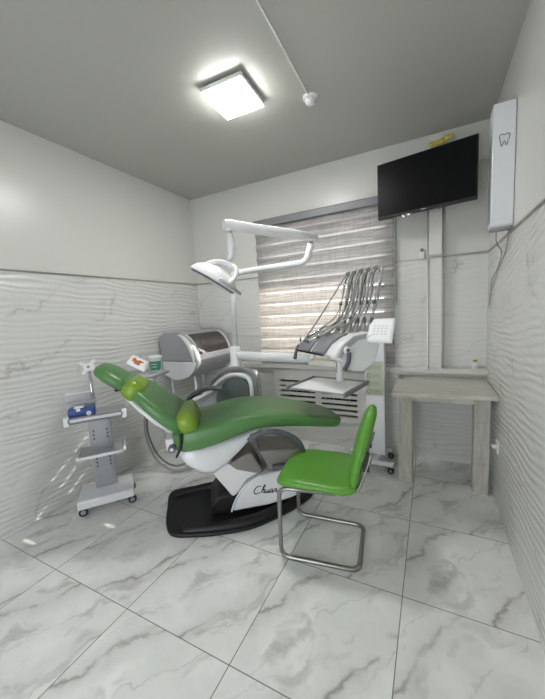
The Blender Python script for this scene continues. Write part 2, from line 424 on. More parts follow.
# blind
bl = thing('window_blind', 'grey-brown striped day-night blind pulled down over the window', 'blind', (-.985, 3.03, 2.33))
hw = .70
link('headrail', bx(-hw, hw, -.035, .045, -.045, .03), 'grey', bl, bevel=.01)
bm = BM(); prev = None; NZ = 12; top = -.04; P = .1225; zbot = .86-2.33
z = zbot; rows = []
k = 0
while zbot+k*P < top:
    for j, (dz, dy) in enumerate([(0, -.012), (.012, -.014), (.025, -.010), (.028, -.001), (.06, .004), (.1, .001)]):
        zz = zbot+k*P+dz
        if zz < top: rows.append((zz, dy))
    k += 1
rows.append((top, 0))
V = [[bm.verts.new((-hw+.012+(2*hw-.024)*i/8, dy, zz)) for i in range(9)] for zz, dy in rows]
for a, b in zip(V, V[1:]):
    for i in range(8): bm.faces.new([a[i], a[i+1], b[i+1], b[i]])
link('fabric', bm, 'blind', bl, smooth=True)
bm = BM(); box(bm, -hw+.01, hw-.01, -.03, -.005, zbot-.012, zbot+.012); link('bottom_rail', bm, 'silver', bl, bevel=.006)
bm = BM(); tube(bm, [(hw+.006, -.03, 0), (hw+.006, -.032, -.9)], .0022, seg=6); tube(bm, [(hw+.012, -.012, 0), (hw+.012, -.014, -.9)], .0022, seg=6)
link('pull_chain', bm, 'hosedark', bl)

# radiator screen
rs = thing('radiator_cover', 'ivory slatted radiator screen set in the wall under the window', 'radiator cover', (-1.045, B0, 0))
bm = BM(); Y0, Y1 = -.018, .0
x0, x1, z0, z1 = -.50, .48, .27, .79
sl = [(-.435, -.03), (.03, .40)]
for a, b in ((x0, sl[0][0]), (sl[0][1], sl[1][0]), (sl[1][1], x1)): box(bm, a, b, Y0, Y1, z0, z1)
zz0 = .318; n = 7; pitch = .055
for a, b in sl:
    box(bm, a, b, Y0, Y1, z0, zz0); 
    for k in range(n):
        lo = zz0+.024+k*pitch; hi = zz0+(k+1)*pitch if k < n-1 else z1
        box(bm, a, b, Y0, Y1, lo, hi)
link('slatted_panel', bm, 'panelw', rs)
bm = BM()
for a, b, c, d in ((x0, x1, z0-.008, z0+.008), (x0, x1, z1-.02, z1-.008), (x0-.004, x0+.01, z0, z1-.01), (x1-.01, x1+.004, z0, z1-.01)): box(bm, a, b, Y0-.01, Y0, c, d)
link('frame', bm, 'panelw', rs, bevel=.003)
ra = thing('radiator', 'shade-darkened ribbed heating radiator glimpsed behind the slatted screen', 'radiator', (-1.045, YB+.09, .35))
bm = BM()
for k in range(9): box(bm, -.38+k*.085, -.38+k*.085+.06, -.04, .04, .02, .34)
link('ribs', bm, 'radiator', ra, bevel=.012)
bm = BM(); tube(bm, [(-.41, 0, .04), (.41, 0, .04)], .014); tube(bm, [(-.41, 0, .32), (.41, 0, .32)], .014); link('header_pipe', bm, 'radiator', ra)
struct('trim_10', bx(HX0-.05, HX1+.05, YB+.3, YB+.32, HZ0-.05, HZ1+.05), 'concrete')

# ------------------------------------------------------------ ceiling lamp, detector
cl = thing('ceiling_light', 'square white led panel lamp glowing on the ceiling', 'ceiling light', (-1.112, 1.835, ZC), R(2))
link('backplate', bx(-.10, .10, -.11, .11, -.012, 0), 'white', cl, bevel=.002)
link('housing', bx(-.143, .143, -.150, .150, -.038, -.012), 'white', cl, bevel=.004)
link('diffuser', bx(-.137, .137, -.144, .144, -.050, -.038), 'lamp', cl, bevel=.004)
sdv = thing('smoke_detector', 'small round white smoke detector on the ceiling beyond the lamp', 'smoke detector', (-.71, 2.13, ZC))
link('base', lathe(BM(), [(.0, 0), (.048, 0), (.048, -.012), (.040, -.018), (0, -.018)]), 'white', sdv, smooth=True, auto=40)
link('dome', lathe(BM(), [(.0, -.017), (.034, -.017), (.034, -.03), (.028, -.042), (.016, -.048), (0, -.049)]), 'white', sdv, smooth=True, auto=50)
bm = BM()
for k in range(8):
    a = k*math.pi/4; sphere(bm, (.034*math.cos(a), .034*math.sin(a), -.026), .004, u=6, v=4)
link('vent_slots', bm, 'grey', sdv)
tag(link('surface_cable', tube(BM(), [(-.712, 2.09, ZC-.006), (-.70, 1.75, ZC-.006), (-.692, 1.40, ZC-.006), (-.66, .2, ZC-.006), (-.65, -1.08, ZC-.006)], .005, seg=8), 'white'), 'thin white cable clipped along the ceiling to the smoke detector', 'cable')

# ------------------------------------------------------------ television
tvc = Vector((-.06, 2.80, 2.335)); tvr = R(-10)
tv = thing('television', 'black flat screen television angled out from the back wall near the ceiling', 'television', tvc, tvr)
link('casing', bx(-.350, .350, .0, .035, -.216, .216), 'black', tv, bevel=.006)
link('screen', bx(-.341, .341, -.004, .0, -.195, .206), 'screen', tv)
link('bezel_logo', bx(-.018, .018, -.006, .0, -.209, -.203), 'silver', tv)
bm = BM()
sphere(bm, (-.14, -.004, -.232), .014); sphere(bm, (-.10, -.004, -.228), .014); box(bm, -.16, -.08, .0, .03, -.226, -.214)
link('sensor_bracket', bm, 'chrome', tv, smooth=False)
bm = BM(); box(bm, .10, .13, .005, .03, -.224, -.214); link('base_lug', bm, 'darkgrey', tv)
link('back_box', bx(-.2, .2, .035, .075, -.14, .12), 'black', tv, bevel=.01)
bm = BM(); inv = Matrix.Rotation(-tvr, 4, 'Z')
a = Vector((0, .07, 0)); b = inv @ (Vector((.03, 2.985, 2.33))-tvc)
tube(bm, [a, (a+b)/2+Vector((.05, 0, 0)), b], .018, seg=8); link('wall_arm', bm, 'darkgrey', tv)
bm = BM()
for k in range(7):
    sphere(bm, (-.035+k*.022+random.uniform(-.004, .004), random.uniform(-.01, .004), random.uniform(-.006, .008)+k*.003), .022, (1, .7, .9), 10, 8)
o = link('foam_filler', bm, 'yellow', smooth=True); o.location = (.03, 2.965, 2.645); tag(o, 'lump of yellow sealing foam on the pipe boxing above the television', 'sealing foam')

# ------------------------------------------------------------ wall unit with tooth emblem
wu = thing('air_purifier', 'tall narrow white wall unit with a grey tooth outline on its front', 'air purifier', (.3535, 2.25, 1.82))
link('housing', bx(-.0535, .0535, .01, .11, 0, .65), 'whitemetal', wu, bevel=.004)
link('front_panel', bx(-.0535, .0505, -.004, .010, .004, .65), 'whitemetal', wu, bevel=.003)
link('side_grille', bx(-.056, -.053, .03, .09, .03, .50), 'grey', wu)
tooth = [(-.020, .012), (-.016, .023), (-.006, .024), (.004, .021), (.014, .025), (.022, .020), (.022, .008), (.016, -.006), (.013, -.020), (.009, -.024), (.006, -.016), (.002, -.006), (-.003, -.010), (-.006, -.022), (-.011, -.026), (-.014, -.016), (-.017, 0)]
link('tooth_emblem', tube(BM(), [(x*1.1-.002, -.006, .455+z*1.2) for x, z in tooth], .0026, smooth=4, seg=6, closed=True), 'grey', wu)
link('bottom_bracket', bx(-.045, .05, .02, .10, -.014, 0), 'alu', wu)
tag(link('power_cable', tube(BM(), [(.335, 2.30, 1.81), (.345, 2.34, 1.74), (.385, 2.44, 1.70), (.400, 2.62, 1.63), (.392, 2.80, 1.55), (.400, 2.90, 1.47), (.396, 2.93, 1.36)], .0035, smooth=6, seg=6), 'hose'), 'grey cable dangling in the corner below the tooth emblem unit', 'cable')
tag(link('power_cable', tube(BM(), [(.39, 2.28, 1.80), (.400, 2.40, 1.70), (.398, 2.62, 1.60), (.400, 2.83, 1.50), (.398, 2.93, 1.42), (.400, 2.95, 1.36)], .003, smooth=6, seg=6), 'hose'), 'second grey cable on the right wall crossing the first one', 'cable')
# socket on right wall
so = thing('wall_socket', 'white wall socket with a plug low on the right wall past the table', 'socket', (XR, 2.47, .42))
link('plate', bx(-.012, 0, -.04, .04, -.04, .04), 'white', so, bevel=.004)
link('plug', tube(BM(), [(-.012, .0, 0), (-.028, .0, 0), (-.036, .0, -.004)], .016, seg=12), 'white', so, smooth=True, auto=40)
# small bottles on ledges
def bottle(name, label, loc, h=.075, r=.016):
    t = thing(name, label, 'bottle', loc)
    link('body', lathe(BM(), [(0, 0), (r, 0), (r, h*.62), (r*.6, h*.74), (r*.6, h*.8), (0, h*.8)], seg=16), 'white', t, smooth=True, auto=40)
    link('cap', lathe(BM(), [(0, h*.78), (r*.72, h*.78), (r*.72, h), (0, h)], seg=16), 'brass', t, smooth=True, auto=40)
    link('label_band', lathe(BM(), [(r*1.01, h*.25), (r*1.03, h*.26), (r*1.03, h*.55), (r*1.01, h*.56)], seg=16), 'paper', t, smooth=True)
ab = thing('wall_adapter', 'small white wall device with brown top beside the pipe boxing', 'adapter', (-.078, YB, 1.795))
link('body', bx(-.024, .024, -.03, 0, 0, .055), 'white', ab, bevel=.005)
link('top_knob', bx(-.010, .014, -.024, -.004, .055, .082), 'taupe', ab, bevel=.003)
bottle('small_bottle', 'small white bottle with brass cap on the ledge behind the table', (.325, 3.05, .845), .075, .021)

# ------------------------------------------------------------ side table
tb = thing('side_table', 'pale stone-look table in the right corner of the back wall', 'table', (.065, 2.74, 0))
tb_ = []
bm = BM()
prism(bm, [(-.325, -.34), (.338, -.27), (.338, .30), (-.335, .30)], .735, .765, 'z')
link('tabletop', bm, 'table', tb, bevel=.003)
for a, n in ((-.295, 'leg'), (.210, 'leg')):
    link(n, bx(a, a+.098, -.17, -.05, 0, .735), 'tableleg', tb, bevel=.003)
link('apron', bx(-.197, .210, -.155, -.12, .665, .735), 'table', tb)
link('wall_rail', bx(-.3, .335, .27, .303, .69, .735), 'table', tb)

# ------------------------------------------------------------ UV instrument cabinet
uv = thing('sterilizer_cabinet', 'silver-grey rounded steriliser cabinet with brown see-through lid in the left corner', 'sterilizer cabinet', (-2.275, 2.70, 0))
base = [(-.25, .42), (-.20, .455), (-.05, .47)]
prof = [(-.27, .81), (-.27, 1.21), (-.20, 1.255), (-.03, 1.262)] + arc(-.03, .95, .24, .31, 88, 8, 10)+[(.21, .93), (.18, .87), (.10, .80), (0, .765), (-.10, .755)]
yl0, yl1 = -.31, .335
link('end_cap', prism(BM(), prof, yl0, yl0+.035, 'y'), 'silver', uv, bevel=.006)
link('end_cap', prism(BM(), prof, yl1-.035, yl1, 'y'), 'silver', uv, bevel=.006)
link('cap_trim', tube(BM(), [(x, yl0-.002, z) for x, z in arc(-.03, .955, .205, .275, 82, -5, 14)], lambda t: .008+.018*math.sin(math.pi*t)**1, seg=8), 'white', uv, smooth=True)
chk = [(-.238, .815), (-.238, .955), (.205, .955), (.205, .92), (.17, .865), (.10, .805), (0, .772), (-.10, .765)]
link('lower_cheek', prism(BM(), chk, yl0-.014, yl0, 'y'), 'whitemetal', uv, bevel=.012, seg=3)['label'] = 'pale lower half of the end cap'
link('seam_strip', bx(-.238, .205, yl0-.004, yl0, .955, .967), 'grey', uv)
low = [(-.235, .81), (-.235, .97), (.208, .97), (.21, .93), (.18, .87), (.10, .80), (0, .765), (-.10, .755)]
link('lower_body', prism(BM(), [(x*.98, z) for x, z in low], yl0+.036, yl1-.036, 'y'), 'silver', uv, bevel=.004)
bk = [(-.23, .97), (-.23, 1.20), (-.20, 1.245), (-.03, 1.25), (.05, 1.243), (.05, 1.222), (-.03, 1.232), (-.19, 1.228), (-.21, 1.19), (-.21, .97)]
link('top_shell', prism(BM(), bk, yl0+.036, yl1-.036, 'y'), 'silver', uv, bevel=.003)
o_ = arc(-.03, .955, .228, .285, 72, 13, 12); i_ = arc(-.03, .955, .222, .279, 13, 72, 12)
link('brown_cover', prism(BM(), o_+i_, yl0+.036, yl1-.036, 'y'), 'brownglass', uv, smooth=True, auto=40)['label'] = 'brown see-through lid'
for yy in (yl0+.04, yl1-.055):
    link('cover_rib', prism(BM(), arc(-.03, .955, .238, .297, 82, 2, 14)+arc(-.03, .955, .218, .272, 2, 82, 14), yy, yy+.016, 'y'), 'white', uv)
link('front_ledge', prism(BM(), arc(-.03, .955, .234, .292, 14, 0, 6)+arc(-.03, .955, .18, .23, 0, 14, 6), yl0+.036, yl1-.036, 'y'), 'white', uv, bevel=.006)
bm = BM()
for k in range(7): tube(bm, [(-.02+.004*k, -.22+k*.075, 1.0+.01*(k % 3)), (.12, -.12+k*.07, .99)], .006, seg=6)
link('wire_rack', bm, 'brass', uv)
bm = BM()
for a in (-.20, .12):
    for b in (yl0+.06, yl1-.08): cyl(bm, (a, b, 0), (a, b, .80), .013)
tube(bm, [(-.2, yl0+.06, .35), (.12, yl0+.06, .35)], .009); tube(bm, [(.12, yl0+.06, .35), (.12, yl1-.08, .35)], .009)
link('stand_legs', bm, 'whitemetal', uv, smooth=True, auto=40)

# ------------------------------------------------------------ cuspidor unit with lamp post and instrument table
UN = Vector((-1.69, 2.42, 0))
un = thing('dental_unit', 'white and grey dental unit behind the patient chair carrying lamp and instrument table', 'dental unit', UN)
ol = [(.31, 0), (.315, .60)] + arc(.245, .845, .068, .07, 5, 90, 6) + [(.08, .905), (-.10, .83), (-.28, .66), (-.45, .585), (-.50, .54), (-.49, .47), (-.38, .40), (-.30, .22), (-.28, 0)]
link('body', prism(BM(), [(x*.99, z*.985) for x, z in ol], -.10, .03, 'y'), 'silver', un, bevel=.02, seg=3)
# bright rim following the top outline
rim = [(.282, .30), (.285, .62), (.28, .79), (.24, .852), (.14, .868), (.04, .850), (-.06, .79), (-.16, .705), (-.28, .635), (-.42, .585)]
link('front_rim', tube(BM(), [(x, -.112, z) for x, z in rim], .020, smooth=5, seg=10), 'white', un, smooth=True)
rim2 = [(.308, .45), (.312, .70), (.305, .84), (.25, .902), (.13, .918), (.0, .895), (-.11, .83), (-.21, .75), (-.33, .67), (-.47, .605)]
link('outer_edge', tube(BM(), [(x, -.085, z) for x, z in rim2], .022, smooth=5, seg=10), 'grey', un, smooth=True)
dk = [(.262, .32), (.262, .60), (.258, .77), (.23, .825), (.14, .842), (.05, .825), (-.03, .765), (-.09, .69), (-.10, .58), (-.10, .32)]
link('dark_side_panel', prism(BM(), dk, -.118, -.10, 'y'), 'greenglass', un, bevel=.004)['label'] = 'dark grey-green side panel'
lg = [(-.105, .32), (-.105, .66), (-.18, .64), (-.29, .58), (-.37, .50), (-.36, .42), (-.29, .32)]
link('light_side_panel', prism(BM(), lg, -.116, -.10, 'y'), 'silver', un, bevel=.004)
# lamp post
link('post_collar', lathe(BM(), [(0, .89), (.085, .89), (.07, .92), (.05, .955), (.047, 1.10), (.035, 1.11), (0, 1.11)], c=(.065, 0, 0)), 'white', un, smooth=True, auto=45)
LT = Vector((.10, 0, 1.80))
post = fillet([(.065, 0, 1.08), (.10, 0, 1.80), (.80, .0, 1.79), (.845, 0, 1.93)], .085, 8)
post = fillet([(.065, 0, 1.08), (.095, 0, 1.77), (.80, -.0, 1.785), (.843, 0, 1.92)], .055, 8)
post = post
link('lamp_post', tube(BM(), post, lambda t: .027, seg=14), 'white', un, smooth=True)
# balance arm (box section, bevelled)
A = Vector((.90, -.02, 1.955)); B = Vector((.49, -.66, 1.985)); d = (B-A).normalized(); sd_ = d.cross(Vector((0, 0, 1))).normalized(); uu = sd_.cross(d)
bm = BM(); rings = []
for t, wx, hz in ((0, .018, .014), (.02, .026, .024), (.3, .028, .032), (.8, .028, .031), (.96, .030, .034), (1.0, .024, .028)):
    rings.append(sring(A.lerp(B, t), uu, sd_, wx, hz, 5, 20))
loft(bm, rings); ba = link('balance_arm', bm, 'white', un, smooth=True, auto=40)
j = A.lerp(B, .07); bm = BM(); cyl(bm, Vector((.843, 0, 1.90)), Vector((.843, 0, 1.945)), .017); link('arm_pivot', bm, 'chrome', un, smooth=True, auto=40)
# lamp head with drop rod and yoke
j2 = A.lerp(B, .95)+Vector((0, 0, -.03))
HC = Vector((-1.285+1.69, 1.72-2.42, 1.64))
drop = [j2, j2+Vector((0, 0, -.06)), j2+Vector((.004, .0, -.115)), j2+Vector((.0, .0, -.155)), j2+Vector((-.025, .0, -.19)), j2+Vector((-.05, -.005, -.21))]
link('drop_joint', tube(BM(), [j2+Vector((0, 0, .01)), j2+Vector((0, 0, -.03))], .014), 'chrome', un, smooth=True, auto=40)
link('drop_rod', tube(BM(), drop[1:] if 0 else [drop[0]+Vector((0, 0, -.02))]+drop[1:], lambda t: .016+.010*math.sin(min(1, t*1.3)*math.pi), smooth=6, seg=14), 'white', un, smooth=True)
e3 = Vector((.433+.02, .335-.03, .835)).normalized(); e1 = Vector((.778, .325, -.534)); e1 = (e1-e3*e1.dot(e3)).normalized(); e2 = e3.cross(e1)
def hl(a, b, c): return HC+e1*a+e2*b+e3*c
HX = Matrix((e1, e2, e3)).transposed().to_4x4(); HX.translation = HC
mh = HX @ Matrix.Diagonal((1.0, .85, 1, 1))
lh = link('lamp_head', lathe(BM(), [(0, .088), (.05, .085), (.10, .069), (.145, .040), (.168, .008), (.17, -.006), (.162, -.010), (0, -.010)], mtx=mh, seg=32), 'white', un, smooth=True, auto=45)
link('lamp_rim', lathe(BM(), [(.13, -.011), (.158, -.011), (.155, -.018), (.138, -.020), (.125, -.016)], mtx=mh, seg=32), 'darkgrey', lh, smooth=True, auto=45)
link('lamp_lens', lathe(BM(), [(0, -.012), (.135, -.012), (.13, -.020), (0, -.026)], mtx=mh, seg=32), 'white', lh, smooth=True, auto=45)
top_ = drop[-1]
bm = BM()
tube(bm, [hl(-.095, .0, .045), hl(-.075, 0, .085), hl(-.02, 0, .125), hl(.05, 0, .142), hl(.105, -.02, .125), hl(.125, -.05, .065), hl(.12, -.08, .02)], .016, smooth=6, seg=12); tube(bm, [top_, hl(.055, 0, .142)], .018)
link('yoke', bm, 'white', lh, smooth=True)
link('grip_handle', tube(BM(), [hl(.07, -.145, .012), hl(.13, -.135, .01), hl(.175, -.09, .008), hl(.20, -.02, .005)], .010, smooth=5, seg=10), 'silver', lh, smooth=True)

# horizontal swing arm to the instrument table
bm = BM()
rings = []
pA = Vector((.09, 0, 1.025)); pB = Vector((.84, -.12, 1.03))
for t, q in ((0, .034), (.05, .040), (.9, .036), (1, .032)): rings.append(sring(pA.lerp(pB, t), (0, 0, 1), Vector((.16, 1, 0)).normalized(), q, q, 3, 16))
link('swing_arm', loft(bm, rings), 'white', un, smooth=True, auto=50)
bm = BM(); rings = []
pC = Vector((.86, -.13, 1.005)); pD = Vector((1.09, -.22, 1.01))
for t in (0, 1): rings.append(sring(pC.lerp(pD, t), (0, 0, 1), (.2, 1, 0), .034, .026, 4, 16))
link('arm_sleeve', loft(bm, rings), 'cream', un, smooth=True, auto=50)['label'] = 'cream coloured sleeve'
bm = BM(); cyl(bm, (.86, -.13, .985), (.86, -.13, 1.09), .03); link('arm_joint', bm, 'white', un, smooth=True, auto=40)

# instrument table, local frame at world TT
TT = Vector((-.585, 2.13, 1.10)); tr = R(-40)
TM = Matrix.Translation(TT-UN) @ Matrix.Rotation(tr, 4, 'Z')
def Wp(x, y, z): return Vector((x, y, z))-UN
def T(x, y, z): return TM @ Vector((x, y, z))
def xf(bm): bmesh.ops.transform(bm, matrix=TM, verts=bm.verts[:]); return bm
def ridx(prof, x0, x1): return prism(BM(), prof, x0, x1, 'x')
shell = [(-.145, .005), (-.15, .02), (-.10, .075), (-.02, .118), (.08, .135), (.15, .125), (.16, .05), (.10, .0), (0, -.02), (-.1, -.015)]
it = link('instrument_table', xf(ridx(shell, -.28, .15)), 'white', un, bevel=.008)
endp = [(-.165, -.005), (-.17, .02), (-.125, .085), (-.03, .135), (.08, .150), (.165, .135), (.18, .04), (.13, -.06), (.04, -.105), (-.04, -.09), (-.10, -.035)]
for a, b in ((.10, .16),):
    link('end_cheek', xf(ridx(endp, .145, .225)), 'white', it, bevel=.02, seg=3)
endq = [(-.15, .012), (-.10, .09), (-.03, .13), (.07, .14), (.10, .115), (.0, .10), (-.09, .05), (-.125, .005)]
link('cheek_inlay', xf(ridx(endq, .222, .232)), 'silver', it, bevel=.004)
for x0, x1 in ((-.275, -.11), (-.065, .09)):
    gp = [(-.165, .012), (-.165, .030), (-.11, .090), (-.03, .132), (.03, .142), (.03, .120), (-.1, .03)]
    link('holder_pad', xf(ridx(gp, x0, x1)), 'grey', it, bevel=.006)
bm = BM()
for k in range(14): box(bm, -.275+k*.025, -.265+k*.025, -.1665, -.145, .002, .014)
link('holder_notches', xf(bm), 'black', it)
bm = BM(); tube(bm, [T(.22, -.09, .050), T(.248, -.09, .050)], .024, seg=16); link('knob_ring', bm, 'white', it, smooth=True, auto=40)
bm = BM(); tube(bm, [T(.24, -.09, .050), T(.252, -.09, .050)], .010, seg=12); link('knob_centre', bm, 'darkgrey', it, smooth=True, auto=40)
link('side_handle', tube(BM(), [T(.25, -.085, .035), T(.26, -.10, -.02), T(.255, -.13, -.07)], .014, smooth=5, seg=10), 'darkgrey', it, smooth=True)['label'] = 'dark grey handle'
bm = BM(); box(bm, -.315, -.275, -.13, -.02, -.0, .07); link('left_bracket', xf(bm), 'white', it, bevel=.012)
link('side_handle', tube(BM(), [T(-.300, -.14, .05), T(-.305, -.16, .0), T(-.315, -.17, -.06)], lambda t: .008+.007*t, smooth=5, seg=10), 'darkgrey', it, smooth=True)
bm = BM(); cyl(bm, T(-.305, -.12, .06), T(-.305, -.12, .10), .006); link('bracket_pin', bm, 'darkgrey', it)
# control screen
sc_c = Vector((-.28, 2.04, 1.255))-UN; ez = Vector((.12, .38, .90)).normalized(); ex = Vector((.954, -.301, 0)); ex = (ex-ez*ex.dot(ez)).normalized(); ey = ez.cross(ex).normalized()
SM = Matrix((ex, ey, ez)).transposed().to_4x4(); SM.translation = sc_c;
cs = link('control_screen', bx(-.082, .082, -.010, .012, -.080, .080, mtx=SM), 'white', it, bevel=.008)
link('screen_glass', bx(-.070, .070, -.0125, -.0095, -.068, .068, mtx=SM), 'paper', cs, bevel=.003)
bm = BM()
for rr in range(4):
    for cc in range(4): box(bm, -.045+cc*.025, -.030+cc*.025, -.0145, -.012, -.03+rr*.018, -.022+rr*.018, mtx=SM)
link('key_marks', bm, 'palekey', cs)
bm = BM(); box(bm, -.02, .02, .01, .06, -.05, .0, mtx=SM); link('screen_mount', bm, 'white', cs)
bm = BM(); tube(bm, [T(.19, .05, .10), T(.25, .10, .13), sc_c+Vector((0, .03, -.01))], .018, seg=10); link('screen_arm', bm, 'white', it, smooth=True)

# whip rods, hoses and handpieces
hp_spots = [(-.265, -.10), (-.20, -.04), (-.17, -.08), (-.10, -.10), (-.05, -.05), (.04, -.12)]
for i in range(6):
    pass
    bs = T(-.145+.071*i, .11, .12); md = bs+Vector((.030, 0, .215)); tp = bs+Vector((.088, 0, .425))
    rod = link('whip_rod', tube(BM(), [bs, md, tp], .0045, seg=8), 'chrome' if i < 5 else 'alu', un, smooth=True)
    link('rod_sleeve', tube(BM(), [bs, bs.lerp(md, .38)], .0125, seg=10), 'hose', rod, smooth=True, auto=40)
    link('rod_cuff', tube(BM(), [bs.lerp(md, .38), bs.lerp(md, .55)], .012, seg=10), 'darkgrey', rod, smooth=True, auto=40)
    bm = BM(); sphere(bm, md, .013, (1, 1, 1.1), 10, 8); link('rod_knob', bm, 'darkgrey', rod, smooth=True)
    if i < 5:
        bm = BM(); cyl(bm, tp+Vector((0, -.014, 0)), tp+Vector((0, .014, 0)), .014, 14); link('hose_pulley', bm, 'hosedark', rod, smooth=True, auto=40)
        hx, hy = hp_spots[i]
        if i == 0: tgt = T(-.275, -.15, .045)
        else: tgt = T(hx, hy-.03, .10+(.03 if hy > -.08 else 0))
        back = T(hx+.06, hy+.14, .17)
        pts = [bs+Vector((.02, .0, .02)), bs.lerp(tp, .55)+Vector((.05, .01, 0)), tp+Vector((.030, .0, -.05)), tp+Vector((.008, 0, .018)), tp+Vector((-.030, -.01, -.03))]
        if i == 0: pts += [tp.lerp(tgt, .5)+Vector((.0, 0, -.01)), tgt+Vector((.05, .03, .06)), tgt]
        else: pts += [tp+Vector((-.05, -.02, -.15)), tp+Vector((-.075, -.03, -.26)), back+Vector((.01, 0, .03)), tgt+Vector((.075, .03, .045))]
        link('instrument_hose', tube(BM(), pts, .0064, smooth=8, seg=8), 'hose', rod, smooth=True)
        if i:
            hpt = tgt+Vector((.075, .03, .045))
            hb = BM(); tube(hb, [hpt, hpt.lerp(tgt, .6), tgt, tgt+Vector((-.022, -.03, -.006))], lambda t: .011-.004*t, seg=10)
            hd = link('handpiece', hb, 'chrome' if i % 2 else 'hose', un, smooth=True)
            bm = BM(); q = tgt+Vector((-.022, -.03, -.006)); tube(bm, [q, q+Vector((-.006, -.01, -.014))], .008, seg=10); link('handpiece_head', bm, 'darkgrey', hd, smooth=True, auto=40)
# extra slack loops of hose
for i in range(4):
    tp = T(-.145+.071*i, .11, .12)+Vector((.088, 0, .425))
    pts = [tp+Vector((.01, -.004, .015)), tp+Vector((-.025, -.015, -.07)), tp+Vector((-.045, -.02, -.19)), tp+Vector((-.095, -.03, -.30)), tp+Vector((-.20+.015*i, -.03, -.38)), tp+Vector((-.22+.02*i, -.02, -.43))]
    link('slack_hose', tube(BM(), pts, .005, smooth=8, seg=8), 'hosedark' if i % 2 else 'hose', un, smooth=True)
# tray under the table
bm = BM(); tube(bm, [Wp(-.575, 2.17, 1.09), Wp(-.577, 2.17, .98), Wp(-.58, 2.165, .895)], .022, seg=14)
link('tray_post', bm, 'white', un, smooth=True)
link('post_cup', lathe(BM(), [(0, .892), (.03, .892), (.024, .95), (0, .95)], c=Wp(-.58, 2.165, 0)), 'white', un, smooth=True, auto=40)
YM = Matrix.Translation(Vector((-.64, 2.065, .875))-UN) @ Matrix.Rotation(R(-11), 4, 'Z')
tray = link('tray', bx(-.205, .205, -.175, .175, 0, .010, mtx=YM), 'alu', un)
bm = BM()
for a in (-.222, .207): box(bm, a, a+.016, -.20, .19, -.006, .022, mtx=YM)
box(bm, -.206, .206, .174, .188, -.004, .020, mtx=YM)
link('tray_rail', bm, 'grey', tray, bevel=.003)['label'] = 'dark grey side rails'
box_ = bx(-.19, .19, -.17, .165, 0, .003); bmesh.ops.transform(box_, matrix=Matrix.Translation(UN) @ YM @ Matrix.Translation((0, 0, .0105)), verts=box_.verts[:])
tag(link('tray_liner', box_, 'paper'), 'white paper sheet lying on the instrument tray', 'paper sheet')

# ------------------------------------------------------------ assistant tray (left of unit) with suction hoses
AT = Vector((-2.10, 1.80, 0))

AU = AT-UN
def atm(bm): bmesh.ops.translate(bm, vec=AU, verts=bm.verts[:]); return bm
pl = [(-.21, -.07), (.10, -.13), (.155, -.05), (.10, .14), (-.06, .20), (-.20, .08)]
at = link('assistant_tray', atm(prism(BM(), pl, .945, .968, 'z')), 'silver', un, bevel=.006)
link('tray_edge', atm(tube(BM(), [(x, y, .955) for x, y in pl], .011, seg=8, closed=True)), 'alu', at, smooth=True)
link('tray_bracket', atm(tube(BM(), fillet([(-.03, .05, .95), (-.03, .05, .70), (.05, .50, .50), (.20, .60, .50)], .10, 6), .018, seg=12)), 'whitemetal', un, smooth=True)
bm = BM(); box(bm, -.10, .04, .02, .09, .88, .945); link('holder_block', atm(bm), 'white', at, bevel=.01)
def hs(P, r, m, n): link(n, tube(BM(), [Vector(p)-UN for p in P], r, smooth=8, seg=8), m, un, smooth=True)
hs([(-2.19, 1.88, .90), (-2.30, 1.92, .62), (-2.34, 1.93, .35), (-2.27, 1.95, .12), (-2.10, 1.97, .035), (-1.97, 2.04, .05), (-1.94, 2.24, .16), (-1.95, 2.31, .22)], .011, 'hose', 'suction_hose')
hs([(-2.16, 1.88, .90), (-2.27, 1.92, .62), (-2.31, 1.93, .38), (-2.24, 1.95, .17), (-2.10, 1.98, .075), (-1.98, 2.06, .09), (-1.95, 2.26, .19), (-1.94, 2.31, .25)], .008, 'hosedark', 'suction_hose')
hs([(-2.10, 1.88, .90), (-2.15, 1.92, .6), (-2.12, 1.94, .40), (-2.05, 1.97, .25), (-1.96, 2.08, .20), (-1.92, 2.28, .26), (-1.91, 2.32, .30)], .008, 'hose', 'suction_hose')
# tub and cartons
tu = thing('wipes_tub', 'small white tub with green label standing on the grey assistant tray', 'tub', (-2.06, 1.87, .9695))
link('tub_body', lathe(BM(), [(0, 0), (.040, 0), (.047, .08), (.047, .105), (0, .105)], seg=24), 'white', tu, smooth=True, auto=40)
bm = BM(); seg = 16
ra_ = [[Vector(((.041+.007*t+.001)*math.cos(a), (.041+.007*t+.001)*math.sin(a), .012+.076*t)) for a in [R(-130+150*k/seg) for k in range(seg+1)]] for t in (0, 1)]
loft(bm, ra_, cap=False, closed_ring=False); link('green_label', bm, 'greenprint', tu, smooth=True)['label'] = 'green printed label'
bm = BM()
for h in (.04, .062): 
    loft(bm, [[Vector(((.0435+.092*(h-.012)*.1+.002+.007*((h+e-.012)/.076)-.002)*math.cos(a), (.0435-.0015+.007*((h+e-.012)/.076))*math.sin(a), h+e)) for a in [R(-90+60*k/6) for k in range(7)]] for e in (0, .004)], cap=False, closed_ring=False)
link('label_lines', bm, 'paper', tu)
link('lid', lathe(BM(), [(0, .105), (.056, .105), (.058, .112), (.058, .124), (.050, .130), (0, .131)], seg=24), 'white', tu, smooth=True, auto=40)
ct = thing('instrument_pack', 'white flat pack with orange-brown print leaning on the assistant tray', 'packet', (-2.21, 1.81, 1.045), R(25))
CM = Matrix.Rotation(R(30), 4, 'Y') @ Matrix.Rotation(R(42), 4, 'X')
link('pack', bx(-.07, .10, -.05, .05, .0, .008, mtx=CM), 'paper', ct, bevel=.002)
bm = BM()
for a, b, c, d in ((-.02, .03, -.02, .02), (-.045, -.02, -.005, .03), (.005, .045, .015, .030)): box(bm, a, b, c, d, .008, .0095, mtx=CM)
